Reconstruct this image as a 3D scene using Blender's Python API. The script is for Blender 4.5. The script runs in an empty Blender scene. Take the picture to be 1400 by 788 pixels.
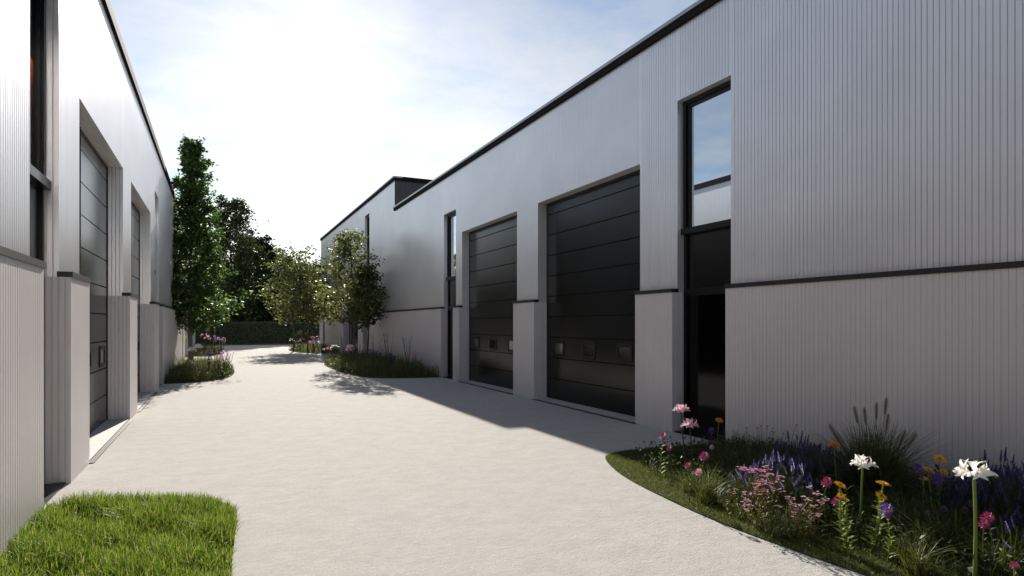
import bpy, math, random
import numpy as np
from mathutils import Vector
R = math.radians
SC = bpy.context.scene
COL = SC.collection
random.seed(7); rng = np.random.default_rng(11)

# ------------------------------------------------------------------ camera
TH = math.atan(400/838); S_, C_ = math.sin(TH), math.cos(TH); H = 1.8
cam = bpy.data.cameras.new('camera'); camo = bpy.data.objects.new('camera', cam); COL.objects.link(camo)
camo.location = (0, 0, H); camo.rotation_euler = (R(90), 0, -TH)
cam.sensor_width = 36; cam.lens = 838/1400*36; cam.shift_y = 49.7/1400
cam.clip_start = .05; cam.clip_end = 3000; SC.camera = camo
def gp(x, y):                       # ground point (metres) under a measured spot of the photo
    t = H*838/(y-443.7); u = (x-700)/838
    return t*(S_+u*C_), t*(C_-u*S_)
def hp(x, y, by):                   # point above ground at the depth of a plant rooted at by
    t = H*838/(by-443.7); u = (x-700)/838
    return Vector((t*(S_+u*C_), t*(C_-u*S_), H+(443.7-y)/838*t))

# ------------------------------------------------------------------ materials
def newmat(name):
    m = bpy.data.materials.new(name); m.use_nodes = True
    nt = m.node_tree; b = nt.nodes['Principled BSDF']
    return m, nt, b
def N(nt, t, **k):
    n = nt.nodes.new(t)
    for a, v in k.items(): setattr(n, a, v)
    return n
def plain(name, col, rough=.5, metal=0, spec=.5, bump=0, bscale=200, var=0, vscale=3):
    m, nt, b = newmat(name)
    b.inputs['Base Color'].default_value = (*col, 1); b.inputs['Roughness'].default_value = rough
    b.inputs['Metallic'].default_value = metal; b.inputs['Specular IOR Level'].default_value = spec
    tc = N(nt, 'ShaderNodeTexCoord')
    if var:
        no = N(nt, 'ShaderNodeTexNoise'); no.inputs['Scale'].default_value = vscale; no.inputs['Detail'].default_value = 6
        nt.links.new(tc.outputs['Object'], no.inputs['Vector'])
        mr = N(nt, 'ShaderNodeMapRange'); mr.inputs['From Min'].default_value = .3; mr.inputs['From Max'].default_value = .7
        mr.inputs['To Min'].default_value = 1-var; mr.inputs['To Max'].default_value = 1+var
        nt.links.new(no.outputs['Fac'], mr.inputs['Value'])
        mx = N(nt, 'ShaderNodeMix', data_type='RGBA', blend_type='MULTIPLY'); mx.inputs[0].default_value = 1
        mx.inputs[6].default_value = (*col, 1); nt.links.new(mr.outputs[0], mx.inputs[7])
        nt.links.new(mx.outputs[2], b.inputs['Base Color'])
    if bump:
        no = N(nt, 'ShaderNodeTexNoise'); no.inputs['Scale'].default_value = bscale; no.inputs['Detail'].default_value = 4
        nt.links.new(tc.outputs['Object'], no.inputs['Vector'])
        bp = N(nt, 'ShaderNodeBump'); bp.inputs['Strength'].default_value = bump; bp.inputs['Distance'].default_value = .004
        nt.links.new(no.outputs['Fac'], bp.inputs['Height']); nt.links.new(bp.outputs[0], b.inputs['Normal'])
    return m
def leafmat(name, cols, trans=.4, rough=.5, spec=.3):
    m, nt, b = newmat(name)
    g = N(nt, 'ShaderNodeNewGeometry'); cr = N(nt, 'ShaderNodeValToRGB')
    el = cr.color_ramp.elements
    while len(el) < len(cols): el.new(.5)
    for i, c in enumerate(cols):
        el[i].position = i/(len(cols)-1) if len(cols) > 1 else 0; el[i].color = (*c, 1)
    nt.links.new(g.outputs['Random Per Island'], cr.inputs[0])
    nt.links.new(cr.outputs[0], b.inputs['Base Color'])
    b.inputs['Roughness'].default_value = rough; b.inputs['Specular IOR Level'].default_value = spec
    if trans:
        tr = N(nt, 'ShaderNodeBsdfTranslucent'); mx = N(nt, 'ShaderNodeMixShader'); mx.inputs[0].default_value = trans
        hs = N(nt, 'ShaderNodeHueSaturation'); hs.inputs['Value'].default_value = 1.5; hs.inputs['Saturation'].default_value = 1.1
        nt.links.new(cr.outputs[0], hs.inputs['Color']); nt.links.new(hs.outputs[0], tr.inputs['Color'])
        nt.links.new(b.outputs[0], mx.inputs[1]); nt.links.new(tr.outputs[0], mx.inputs[2])
        nt.links.new(mx.outputs[0], nt.nodes['Material Output'].inputs['Surface'])
    return m
def cladding(name, col, rough, metal, spec=.5, bs=.25):
    m, nt, b = newmat(name)
    tc = N(nt, 'ShaderNodeTexCoord'); mp = N(nt, 'ShaderNodeMapping'); mp.inputs['Scale'].default_value = (60, 60, 14)
    nt.links.new(tc.outputs['Object'], mp.inputs['Vector'])
    no = N(nt, 'ShaderNodeTexNoise'); no.inputs['Scale'].default_value = 1; no.inputs['Detail'].default_value = 5; no.inputs['Roughness'].default_value = .7
    nt.links.new(mp.outputs[0], no.inputs['Vector'])
    bp = N(nt, 'ShaderNodeBump'); bp.inputs['Strength'].default_value = bs; bp.inputs['Distance'].default_value = .004
    nt.links.new(no.outputs['Fac'], bp.inputs['Height']); nt.links.new(bp.outputs[0], b.inputs['Normal'])
    n2 = N(nt, 'ShaderNodeTexNoise'); n2.inputs['Scale'].default_value = .8; n2.inputs['Detail'].default_value = 5
    nt.links.new(tc.outputs['Object'], n2.inputs['Vector'])
    mr = N(nt, 'ShaderNodeMapRange'); mr.inputs['From Min'].default_value = .3; mr.inputs['From Max'].default_value = .7
    mr.inputs['To Min'].default_value = .95; mr.inputs['To Max'].default_value = 1.05
    nt.links.new(n2.outputs['Fac'], mr.inputs['Value'])
    # faint random tone variation all over the panels
    mx = N(nt, 'ShaderNodeMix', data_type='RGBA', blend_type='MULTIPLY'); mx.inputs[0].default_value = 1
    mx.inputs[6].default_value = (*col, 1); nt.links.new(mr.outputs[0], mx.inputs[7])
    nt.links.new(mx.outputs[2], b.inputs['Base Color'])
    r2 = N(nt, 'ShaderNodeMapRange'); r2.inputs['To Min'].default_value = rough-.04; r2.inputs['To Max'].default_value = rough+.05
    nt.links.new(no.outputs['Fac'], r2.inputs['Value']); nt.links.new(r2.outputs[0], b.inputs['Roughness'])
    b.inputs['Metallic'].default_value = metal; b.inputs['Specular IOR Level'].default_value = spec
    return m
M = {}
M['clad'] = cladding('ribbed_metal_cladding', (.76, .74, .75), .34, .64)
M['cladlow'] = cladding('ribbed_lower_cladding', (.68, .64, .645), .45, .12, bs=.55)
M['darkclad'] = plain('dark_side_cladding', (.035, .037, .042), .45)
M['trim'] = plain('anthracite_trim', (.016, .015, .014), .45, .0, .4)
M['trimmatte'] = plain('matte_dark_trim', (.016, .014, .013), .85, .0, .1)
M['trimlight'] = plain('pale_metal_trim', (.35, .36, .38), .35, .7)
M['door'] = plain('door_panel_paint', (.004, .004, .0035), .2, .0, .35, bump=.06, bscale=260, var=.15)
M['black'] = plain('black_plastic', (.003, .003, .003), .4, 0, .3)
M['seam'] = plain('dark_seam', (.004, .004, .004), .9)
M['frame'] = plain('black_window_frame', (.004, .004, .004), .35, 0, .25)
M['glass'] = plain('solar_glass', (.60, .65, .70), .015, 1.0)
M['dglass'] = plain('black_glass', (.002, .002, .002), .08, 0, .2)
M['spandrel'] = plain('black_spandrel', (.004, .004, .004), .25, 0, .3)
M['roof'] = plain('roof_membrane', (.25, .25, .25), .8, var=.1)
M['sill'] = plain('concrete_sill', (.46, .45, .43), .8, bump=.4, bscale=90, var=.06)
M['bark'] = plain('bark', (.11, .09, .07), .9, bump=1, bscale=40, var=.25, vscale=12)
M['barkpale'] = plain('bark_pale', (.22, .19, .16), .9, bump=1, bscale=40, var=.25, vscale=12)
M['soil'] = plain('bed_soil', (.035, .03, .018), .95, bump=1, bscale=60, var=.4, vscale=15)
M['turf'] = plain('turf_soil', (.035, .06, .015), .95, bump=1, bscale=60, var=.4, vscale=15)
M['meadow'] = plain('meadow', (.05, .085, .02), .95, bump=1, bscale=8, var=.35, vscale=1.3)
M['lawn'] = leafmat('lawn_blade', [(.045,.085,.014), (.095,.155,.024), (.15,.22,.035), (.21,.27,.055), (.32,.31,.11)], .35)
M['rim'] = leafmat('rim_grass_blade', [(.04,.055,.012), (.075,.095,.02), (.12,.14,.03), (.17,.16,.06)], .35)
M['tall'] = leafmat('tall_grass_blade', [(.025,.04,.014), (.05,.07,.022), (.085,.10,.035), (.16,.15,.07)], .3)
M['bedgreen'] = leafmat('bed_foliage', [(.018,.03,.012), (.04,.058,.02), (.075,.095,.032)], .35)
M['leafcol'] = leafmat('column_leaf', [(.028,.055,.018), (.045,.09,.025), (.08,.14,.035), (.17,.24,.07)], .42, .5, .25)
M['leafolive'] = leafmat('olive_leaf', [(.05,.07,.02), (.09,.115,.03), (.16,.18,.06), (.22,.22,.10)], .4, .5, .2)
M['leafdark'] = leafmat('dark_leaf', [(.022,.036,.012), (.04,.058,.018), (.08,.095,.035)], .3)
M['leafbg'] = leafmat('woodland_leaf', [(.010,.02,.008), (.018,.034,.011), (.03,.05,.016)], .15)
M['hedge'] = leafmat('hedge_leaf', [(.05,.075,.045), (.08,.11,.065), (.12,.16,.09)], .2, .55, .4)
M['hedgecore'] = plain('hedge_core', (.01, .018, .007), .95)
M['stem'] = leafmat('stem_green', [(.12,.17,.03), (.16,.22,.05)], .1)
M['stemdark'] = leafmat('stem_dark', [(.04,.05,.02), (.07,.08,.03)], .1)
M['stemred'] = leafmat('stem_red', [(.16,.08,.05), (.22,.12,.06)], .1)
M['leafyel'] = leafmat('leaf_yellowgreen', [(.12,.19,.03), (.2,.26,.05), (.28,.30,.06)], .4)
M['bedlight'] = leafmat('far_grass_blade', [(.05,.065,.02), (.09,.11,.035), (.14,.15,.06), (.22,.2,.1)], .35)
M['white'] = leafmat('white_petal', [(.78,.77,.74), (.85,.84,.82)], .3)
M['pinkpale'] = leafmat('pale_pink_petal', [(.62,.36,.47), (.75,.5,.6), (.8,.62,.66)], .3)
M['pink'] = leafmat('pink_petal', [(.50,.18,.30), (.6,.3,.38), (.7,.45,.5)], .3)
M['mauve'] = leafmat('mauve_petal', [(.28,.12,.24), (.38,.2,.34)], .2)
M['magenta'] = leafmat('magenta_petal', [(.22,.025,.09), (.31,.05,.14), (.40,.10,.2)], .25)
M['purple'] = leafmat('purple_petal', [(.12,.045,.24), (.18,.08,.32), (.27,.15,.43)], .25)
M['lav'] = leafmat('lavender_petal', [(.06,.05,.19), (.10,.085,.27), (.19,.16,.38)], .2)
M['lavpale'] = leafmat('pale_lavender_petal', [(.28,.24,.5), (.42,.36,.62)], .2)
M['yellow'] = leafmat('yellow_petal', [(.72,.38,.03), (.8,.5,.06)], .3)
M['orange'] = leafmat('orange_petal', [(.6,.2,.02), (.7,.3,.04)], .3)
M['centre'] = plain('flower_centre', (.3, .13, .02), .8)
M['plume'] = leafmat('plume_bristle', [(.16,.13,.09), (.26,.21,.15), (.34,.29,.22)], .3)
M['seed'] = plain('seed_head', (.05, .035, .03), .9)
def timber(): 
    return plain('orange_timber', (.45, .16, .045), .5, var=.3, vscale=9)
M['timber'] = timber()
M['panelglow'] = plain('added_warm_glow', (.9, .6, .3)); b = M['panelglow'].node_tree.nodes['Principled BSDF']
b.inputs['Emission Color'].default_value = (1, .5, .2, 1); b.inputs['Emission Strength'].default_value = 4  # emission of the light source added inside the near left window

# glass one can look into (near left window)
m, nt, b = newmat('clear_glass'); 
gl = N(nt, 'ShaderNodeBsdfGlossy'); gl.inputs['Roughness'].default_value = .02; gl.inputs['Color'].default_value = (.9,.9,.9,1)
tr = N(nt, 'ShaderNodeBsdfTransparent'); tr.inputs['Color'].default_value = (.6,.6,.58,1)
fr = N(nt, 'ShaderNodeFresnel'); fr.inputs['IOR'].default_value = 1.5
mx = N(nt, 'ShaderNodeMixShader'); nt.links.new(fr.outputs[0], mx.inputs[0]); nt.links.new(tr.outputs[0], mx.inputs[1]); nt.links.new(gl.outputs[0], mx.inputs[2])
nt.links.new(mx.outputs[0], nt.nodes['Material Output'].inputs['Surface']); M['clear'] = m

# concrete paving
def concrete():
    m, nt, b = newmat('pale_brushed_concrete')
    tc = N(nt, 'ShaderNodeTexCoord')
    def noise(scale, vec, det=6, ro=.6):
        mp = N(nt, 'ShaderNodeMapping'); mp.inputs['Scale'].default_value = vec; nt.links.new(tc.outputs['Object'], mp.inputs['Vector'])
        mp.inputs['Rotation'].default_value = (0, 0, TH)
        n = N(nt, 'ShaderNodeTexNoise'); n.inputs['Scale'].default_value = scale; n.inputs['Detail'].default_value = det; n.inputs['Roughness'].default_value = ro
        nt.links.new(mp.outputs[0], n.inputs['Vector']); return n
    big = noise(3.0, (.9,1.5,1), 8, .75); mid = noise(15, (.55,1.5,1), 7, .75); fine = noise(70, (.6,1.3,1), 4, .7)
    cr = N(nt, 'ShaderNodeValToRGB'); cr.color_ramp.elements[0].position = .36; cr.color_ramp.elements[1].position = .64
    cr.color_ramp.elements[0].color = (.425,.41,.385,1); cr.color_ramp.elements[1].color = (.56,.545,.515,1)
    mixf = N(nt, 'ShaderNodeMix'); mixf.inputs[0].default_value = .5
    nt.links.new(big.outputs['Fac'], mixf.inputs[2]); nt.links.new(mid.outputs['Fac'], mixf.inputs[3])
    nt.links.new(mixf.outputs[0], cr.inputs[0])
    mr = N(nt, 'ShaderNodeMapRange'); mr.inputs['From Min'].default_value = .35; mr.inputs['From Max'].default_value = .65
    mr.inputs['To Min'].default_value = .86; mr.inputs['To Max'].default_value = 1.08; nt.links.new(fine.outputs['Fac'], mr.inputs['Value'])
    mul = N(nt, 'ShaderNodeMix', data_type='RGBA', blend_type='MULTIPLY'); mul.inputs[0].default_value = 1
    nt.links.new(cr.outputs[0], mul.inputs[6]); nt.links.new(mr.outputs[0], mul.inputs[7]); nt.links.new(mul.outputs[2], b.inputs['Base Color'])
    # relief
    a1 = N(nt, 'ShaderNodeMath', operation='MULTIPLY_ADD'); a1.inputs[1].default_value = .7
    nt.links.new(mid.outputs['Fac'], a1.inputs[0]); nt.links.new(fine.outputs['Fac'], a1.inputs[2])
    bp = N(nt, 'ShaderNodeBump'); bp.inputs['Strength'].default_value = .95; bp.inputs['Distance'].default_value = .011
    nt.links.new(a1.outputs[0], bp.inputs['Height']); nt.links.new(bp.outputs[0], b.inputs['Normal'])
    b.inputs['Roughness'].default_value = .9; b.inputs['Specular IOR Level'].default_value = .1
    return m
M['concrete'] = concrete()

# ------------------------------------------------------------------ mesh helpers
def tag(o, label=None, cat=None, group=None, kind=None):
    if label: o['label'] = label
    if cat: o['category'] = cat
    if group: o['group'] = group
    if kind: o['kind'] = kind
    return o
def empty(name, loc=(0,0,0), label=None, cat=None, group=None):
    o = bpy.data.objects.new(name, None); o.location = loc; o.empty_display_size = .2; COL.objects.link(o)
    return tag(o, label, cat, group)
class MB:
    def __init__(s): s.v = []; s.f = []; s.m = []
    def quad(s, a, b, c, d, mi=0):
        n = len(s.v); s.v += [tuple(a), tuple(b), tuple(c), tuple(d)]; s.f.append((n, n+1, n+2, n+3)); s.m.append(mi)
    def poly(s, pts, mi=0):
        n = len(s.v); s.v += [tuple(p) for p in pts]; s.f.append(tuple(range(n, n+len(pts)))); s.m.append(mi)
    def box(s, x0, x1, y0, y1, z0, z1, mi=0):
        x0, x1 = min(x0,x1), max(x0,x1); n = len(s.v)
        s.v += [(x0,y0,z0),(x1,y0,z0),(x1,y1,z0),(x0,y1,z0),(x0,y0,z1),(x1,y0,z1),(x1,y1,z1),(x0,y1,z1)]
        for q in ((0,3,2,1),(4,5,6,7),(0,1,5,4),(1,2,6,5),(2,3,7,6),(3,0,4,7)): s.f.append(tuple(n+i for i in q)); s.m.append(mi)
    def strip(s, rows, mi=0, close=False):
        n = len(s.v); w = len(rows[0])
        for r in rows: s.v += [tuple(p) for p in r]
        for i in range(len(rows)-1):
            for j in range(w if close else w-1):
                k = (j+1) % w
                s.f.append((n+i*w+j, n+i*w+k, n+(i+1)*w+k, n+(i+1)*w+j)); s.m.append(mi)
    def tube(s, pts, rad, seg=6, mi=0, cap=True):
        pts = [Vector(p) for p in pts]; rows = []
        for i, p in enumerate(pts):
            d = (pts[min(i+1, len(pts)-1)]-pts[max(i-1, 0)]).normalized()
            a = d.cross(Vector((0.31, .95, .05))); a.normalize(); b = d.cross(a)
            r = rad[i] if isinstance(rad, (list, tuple)) else rad
            rows.append([p+(a*math.cos(2*math.pi*k/seg)+b*math.sin(2*math.pi*k/seg))*r for k in range(seg)])
        s.strip(rows, mi, True)
        if cap: s.poly(rows[-1], mi)
    def build(s, name, mats, parent=None, smooth=False):
        me = bpy.data.meshes.new(name); me.from_pydata(s.v, [], s.f)
        if not isinstance(mats, (list, tuple)): mats = [mats]
        for m in mats: me.materials.append(m)
        if len(mats) > 1: me.polygons.foreach_set('material_index', s.m)
        if smooth: me.polygons.foreach_set('use_smooth', [True]*len(me.polygons))
        me.update()
        o = bpy.data.objects.new(name, me); COL.objects.link(o)
        if parent: o.parent = parent
        return o
def npmesh(name, verts, faces, mats, parent=None, midx=None):
    """verts (n,3), faces (m,k) arrays, uniform polygon size"""
    me = bpy.data.meshes.new(name); n, k = faces.shape
    me.vertices.add(len(verts)); me.vertices.foreach_set('co', verts.astype(np.float32).ravel())
    me.loops.add(n*k); me.loops.foreach_set('vertex_index', faces.astype(np.int32).ravel())
    me.polygons.add(n); me.polygons.foreach_set('loop_start', np.arange(n, dtype=np.int32)*k)
    me.polygons.foreach_set('loop_total', np.full(n, k, dtype=np.int32))
    if not isinstance(mats, (list, tuple)): mats = [mats]
    for m in mats: me.materials.append(m)
    if midx is not None: me.polygons.foreach_set('material_index', midx.astype(np.int32))
    me.update(calc_edges=True); me.validate()
    o = bpy.data.objects.new(name, me); COL.objects.link(o)
    if parent: o.parent = parent
    return o

# ------------------------------------------------------------------ setting
mb = MB(); mb.quad((-700,-700,-.02),(700,-700,-.02),(700,900,-.02),(-700,900,-.02))
tag(mb.build('ground', M['meadow']), kind='structure')
mb = MB(); mb.quad((-24,-16,0),(28,-16,0),(28,57.6,0),(-24,57.6,0))
tag(mb.build('paved_yard', M['concrete']), kind='structure')
def smooth_poly(pts, it=3):
    for _ in range(it):
        q = []
        for i in range(len(pts)):
            a, b = pts[i], pts[(i+1) % len(pts)]
            q += [(a[0]*.75+b[0]*.25, a[1]*.75+b[1]*.25), (a[0]*.25+b[0]*.75, a[1]*.25+b[1]*.75)]
        pts = q
    return pts
def bed_edge(edge, wallx):          # keep the wall side straight, smooth the open side
    e = edge
    for _ in range(3):
        q = [e[0]]
        for i in range(len(e)-1):
            a, b = e[i], e[i+1]
            q += [(a[0]*.75+b[0]*.25, a[1]*.75+b[1]*.25), (a[0]*.25+b[0]*.75, a[1]*.25+b[1]*.75)]
        q.append(e[-1]); e = q
    return e
XR, XL = 6.811, -1.518
BEDS = {
 'near_right': bed_edge([(6.8,6.8),(6.2,7.05),(5.3,7.15),(4.75,7.05),(4.5,6.55),(4.28,5.9),(4.15,5.0),(4.08,4.2),(4.12,3.4),(4.2,2.6),(4.25,1),(4.3,-4),(6.8,-4)], XR),
 'lawn': bed_edge([(-1.51,7.35),(-1.1,7.45),(-.45,7.2),(.0,6.9),(.16,6.5),(.12,5.8),(.06,4.6),(.02,3),(0,-2),(-1.51,-2)], XL),
 'mid_right': bed_edge([(6.8,19.82),(5.6,19.95),(4.7,20.4),(4.3,21.3),(4.1,23.5),(4.1,26.5),(4.25,29),(4.9,31.2),(6.8,31.3)], XR),
 'far_right': bed_edge([(6.8,38.6),(5.4,39.1),(4.5,41),(4.25,44),(4.5,47),(5.5,48.4),(6.8,48.5)], XR),
 'mid_left': bed_edge([(-1.51,21.2),(-.5,21.3),(.15,22.2),(.5,24.2),(.5,27),(.2,29.5),(-.6,31),(-1.51,31.3)], XL),
 'far_left': bed_edge([(-1.51,38.5),(-.5,38.8),(.2,40.3),(.3,43),(0,46),(-1.51,47.5)], XL),
}
for k, e in BEDS.items():
    mb = MB(); n = len(e)
    mb.poly([(x, y, .012) for x, y in e]); mb.strip([[(x, y, -.01) for x, y in e+[e[0]]], [(x, y, .012) for x, y in e+[e[0]]]])
    tag(mb.build('lawn_soil' if k == 'lawn' else 'planting_bed', M['turf'] if k in ('lawn', 'near_right') else M['soil']), kind='structure')
def inside(pts, poly):
    x, y = pts[:,0], pts[:,1]; c = np.zeros(len(pts), bool); n = len(poly); j = n-1
    for i in range(n):
        xi, yi = poly[i]; xj, yj = poly[j]
        with np.errstate(divide='ignore', invalid='ignore'):
            k = ((yi > y) != (yj > y)) & (x < (xj-xi)*(y-yi)/(yj-yi+1e-12)+xi)
        c ^= k; j = i
    return c
def edge_dist(pts, poly):
    d = np.full(len(pts), 1e9)
    for i in range(len(poly)-1):
        a = np.array(poly[i]); b = np.array(poly[i+1])-a; L = (b@b)+1e-9
        t = np.clip(((pts-a)@b)/L, 0, 1); d = np.minimum(d, np.linalg.norm(pts-(a+t[:,None]*b), axis=1))
    return d
def sample(poly, n, box=None):
    p = np.array(poly); lo, hi = p.min(0), p.max(0)
    if box: lo = np.maximum(lo, box[:2]); hi = np.minimum(hi, box[2:])
    pts = rng.uniform(lo, hi, (n, 2)); return pts[inside(pts, poly)]
def blades(name, pts, h, w, mat, lean=.35, parent=None, seg=3, z0=.0, curve=1.0, leandir=None, clump=0):
    """grass: every point gets a tapered, bent blade"""
    n = len(pts); h = np.broadcast_to(h, n)*rng.uniform(.6, 1.25, n); w = np.broadcast_to(w, n)*rng.uniform(.7, 1.3, n)
    a = rng.uniform(0, 2*np.pi, n); 
    if leandir is not None: a = leandir+rng.normal(0, .7, n)
    la = np.abs(rng.normal(0, lean, n))+.08
    fa = rng.uniform(0, 2*np.pi, n)
    dx, dy = np.cos(a)*la, np.sin(a)*la; wx, wy = np.cos(fa), np.sin(fa)
    V = np.zeros((n, (seg+1)*2, 3))
    for i in range(seg+1):
        t = i/seg; ww = w*(1-t)**.7*.5 if i < seg else w*.03
        cx = pts[:,0]+dx*h*t**(1+curve); cy = pts[:,1]+dy*h*t**(1+curve); cz = z0+h*t*(1-.35*la*t)
        V[:,2*i,0] = cx-wx*ww; V[:,2*i,1] = cy-wy*ww; V[:,2*i,2] = cz
        V[:,2*i+1,0] = cx+wx*ww; V[:,2*i+1,1] = cy+wy*ww; V[:,2*i+1,2] = cz
    base = (np.arange(n)*(seg+1)*2)[:,None,None]
    F = np.array([[2*i, 2*i+1, 2*i+3, 2*i+2] for i in range(seg)])[None]+base
    return npmesh(name, V.reshape(-1,3), F.reshape(-1,4), mat, parent)

# lawn bottom left
pts = sample(BEDS['lawn'], 46000, (-1.6, 2.2, .3, 7.6)); 
nz = np.sin(pts[:,0]*5.1+1)*np.cos(pts[:,1]*4.3)+np.sin(pts[:,0]*11+pts[:,1]*9)*.5
keep = rng.uniform(0,1,len(pts)) < .85+.15*nz; pts = pts[keep]; nz = nz[keep]
tag(blades('lawn_grass', pts, .115+.03*nz, .0100, M['lawn'], .42, seg=4, curve=.7), 'thick sunlit green lawn grass filling the corner by the pale wall', 'grass', kind='stuff')
pts = sample(BEDS['lawn'], 16000, (-1.6, -2, .3, 2.2))
tag(blades('lawn_grass', pts, .09, .008, M['lawn'], .45), 'green lawn grass running along the pale wall beside the viewer', 'grass', kind='stuff')
# short turf of the right bed
pts = sample(BEDS['near_right'], 150000, (4.0, 1.8, 6.85, 7.2)); d = edge_dist(pts, BEDS['near_right'])
pts = pts[(d < 1.3) & (rng.uniform(0,1,len(pts)) < np.clip(1.4-d, .15, 1))]
tag(blades('turf_grass', pts, .035, .0045, M['rim'], .5, z0=.01), 'short trimmed grass along the curved edge of the near flower bed', 'grass', kind='stuff')

# ------------------------------------------------------------------ buildings
ZL = 2.335; ZU = 2.397; UP = .11
def ribbed(mb, o, u, v, n, lu, lv, mi=0, p=.0625, g=.0145, dp=.010):
    o, u, v, n = Vector(o), Vector(u), Vector(v), Vector(n)
    prof = [(0, 0)]; s = p-g
    while s+g < lu-.012:
        prof += [(s, 0), (s+g*.35, -dp), (s+g*.65, -dp), (s+g, 0)]; s += p
    prof.append((lu, 0))
    a = [o+u*x+n*d for x, d in prof]; mb.strip([a, [q+v*lv for q in a]], mi)
def building(name, label, X0, dr, y0, y1, openings, roofs, depth):
    """dr: +1 body lies towards +X. openings: (y0,y1,kind). roofs: (y0,y1,z)"""
    root = empty(name, (X0+dr*depth/2, (y0+y1)/2, 0), label, 'building')
    inv = Vector(root.location)
    nX = -dr
    class B(MB):
        def build(s, nm, mats, parent=root, smooth=False):
            off = inv if parent is root else inv
            s.v = [(a-off.x, b-off.y, c-off.z) for a, b, c in s.v]
            return MB.build(s, nm, mats, parent, smooth)
    def X(d): return X0+dr*d
    def zr(y):
        for a, b, z in roofs:
            if a <= y < b: return z
        return roofs[-1][2]
    up = B(); kinds = {q: o[2] for o in openings for q in o[:2]}
    def topof(a, kind): return 4.72 if kind == 'door' else (7.5 if zr(a) > 8 and a < 40 else 5.54)
    cuts = sorted(set([y0, y1]+[r[0] for r in roofs[1:]]))
    lows = []; cur = y0
    for (a, b, kind) in openings: lows.append((cur, a)); cur = b
    lows.append((cur, y1))
    for a, b in lows:
        lo1 = B(); ribbed(lo1, (X(0), a, 0), (0,1,0), (0,0,1), (nX,0,0), b-a, ZL, g=.011, dp=.0055)
        if a > y0+.01: ribbed(lo1, (X(0), a, 0), (dr,0,0), (0,0,1), (0,-1,0), .46 if a > 0 and kinds[a] == 'door' else .33, ZL)
        if b < y1-.01: ribbed(lo1, (X(0), b, 0), (dr,0,0), (0,0,1), (0,1,0), .46 if kinds[b] == 'door' else .33, ZL)
        lo1.build('lower_wall', M['cladlow'])
        lg = B(); lg.box(X(-.018), X(UP+.02), a-.006, b+.006, ZL, ZU); lg.build('ledge', M['trim'])
        segs = [a]+[c for c in cuts if a < c < b]+[b]
        for s, e in zip(segs[:-1], segs[1:]):
            ribbed(up, (X(UP), s, ZU-.03), (0,1,0), (0,0,1), (nX,0,0), e-s, zr((s+e)/2)-ZU+.03)
    dep = {'window': .23, 'door': .36}
    for a, b, kind in openings:
        t, dd = topof(a, kind), dep[kind]
        ribbed(up, (X(UP), a, t), (0,1,0), (0,0,1), (nX,0,0), b-a, zr((a+b)/2)-t)
        for yy, ny in ((a, 1), (b, -1)):   # jambs
            ribbed(up, (X(UP), yy, ZL), (dr,0,0), (0,0,1), (0,ny,0), dd+.1-UP, t-ZL)
        ribbed(up, (X(UP), a, t), (dr,0,0), (0,1,0), (0,0,-1), dd+.1-UP, b-a)
    up.build('upper_wall', M['clad'])
    # ledge strips (drip flashing between lower and upper cladding)
    # ends, back, roof
    sh = B(); XB = X(depth)
    for (ra, rb, z) in roofs:
        a, b = max(ra, y0), min(rb, y1)
        sh.quad((XB,a,0),(XB,b,0),(XB,b,z),(XB,a,z)); 
        sh.quad((X(UP),a,z-.02),(X(UP),b,z-.02),(XB,b,z-.02),(XB,a,z-.02), 1)
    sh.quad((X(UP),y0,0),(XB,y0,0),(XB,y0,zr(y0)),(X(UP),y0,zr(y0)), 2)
    sh.quad((X(UP),y1,0),(XB,y1,0),(XB,y1,zr(y1-.01)),(X(UP),y1,zr(y1-.01)))
    for i in range(1, len(roofs)):
        yy = roofs[i][0]; za, zb = roofs[i-1][2], roofs[i][2]
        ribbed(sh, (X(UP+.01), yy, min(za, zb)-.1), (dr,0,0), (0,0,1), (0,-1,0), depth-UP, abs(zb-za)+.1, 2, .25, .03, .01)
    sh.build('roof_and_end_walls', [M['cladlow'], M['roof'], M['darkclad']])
    # copings
    for (ra, rb, z) in roofs:
        cp = B(); a, b = max(ra, y0), min(rb, y1)
        a2 = a-.07 if zr(a-.1) != z or a == y0 else a
        if zr(b+.1) > z: b2 = b
        else: b2 = b+.07
        cp.box(X(.055), X(.42), a2, b2, z-.005, z+(.11 if dr > 0 else .17), 0)
        if dr > 0: cp.box(X(.035), X(.44), a2-.01, b2+.01, z+.113, z+.175, 1)
        for q0 in ((a2, a2+.3),):
            cp.box(X(.44), XB, a2, a2+.3, z-.005, z+.11, 0)
            cp.box(X(.44), XB, a2-.01, a2+.32, z+.113, z+.175, 0)
        if b2 > b: cp.box(X(.44), XB, b2-.3, b2, z-.005, z+.14, 0)
        cp.box(XB-dr*.3, XB+dr*.05, a2+.31, b2-.31, z-.005, z+.14, 0)
        # lapped joints of the coping lengths
        cp.build('coping', [M['trimmatte'], M['trimlight']])
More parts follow.
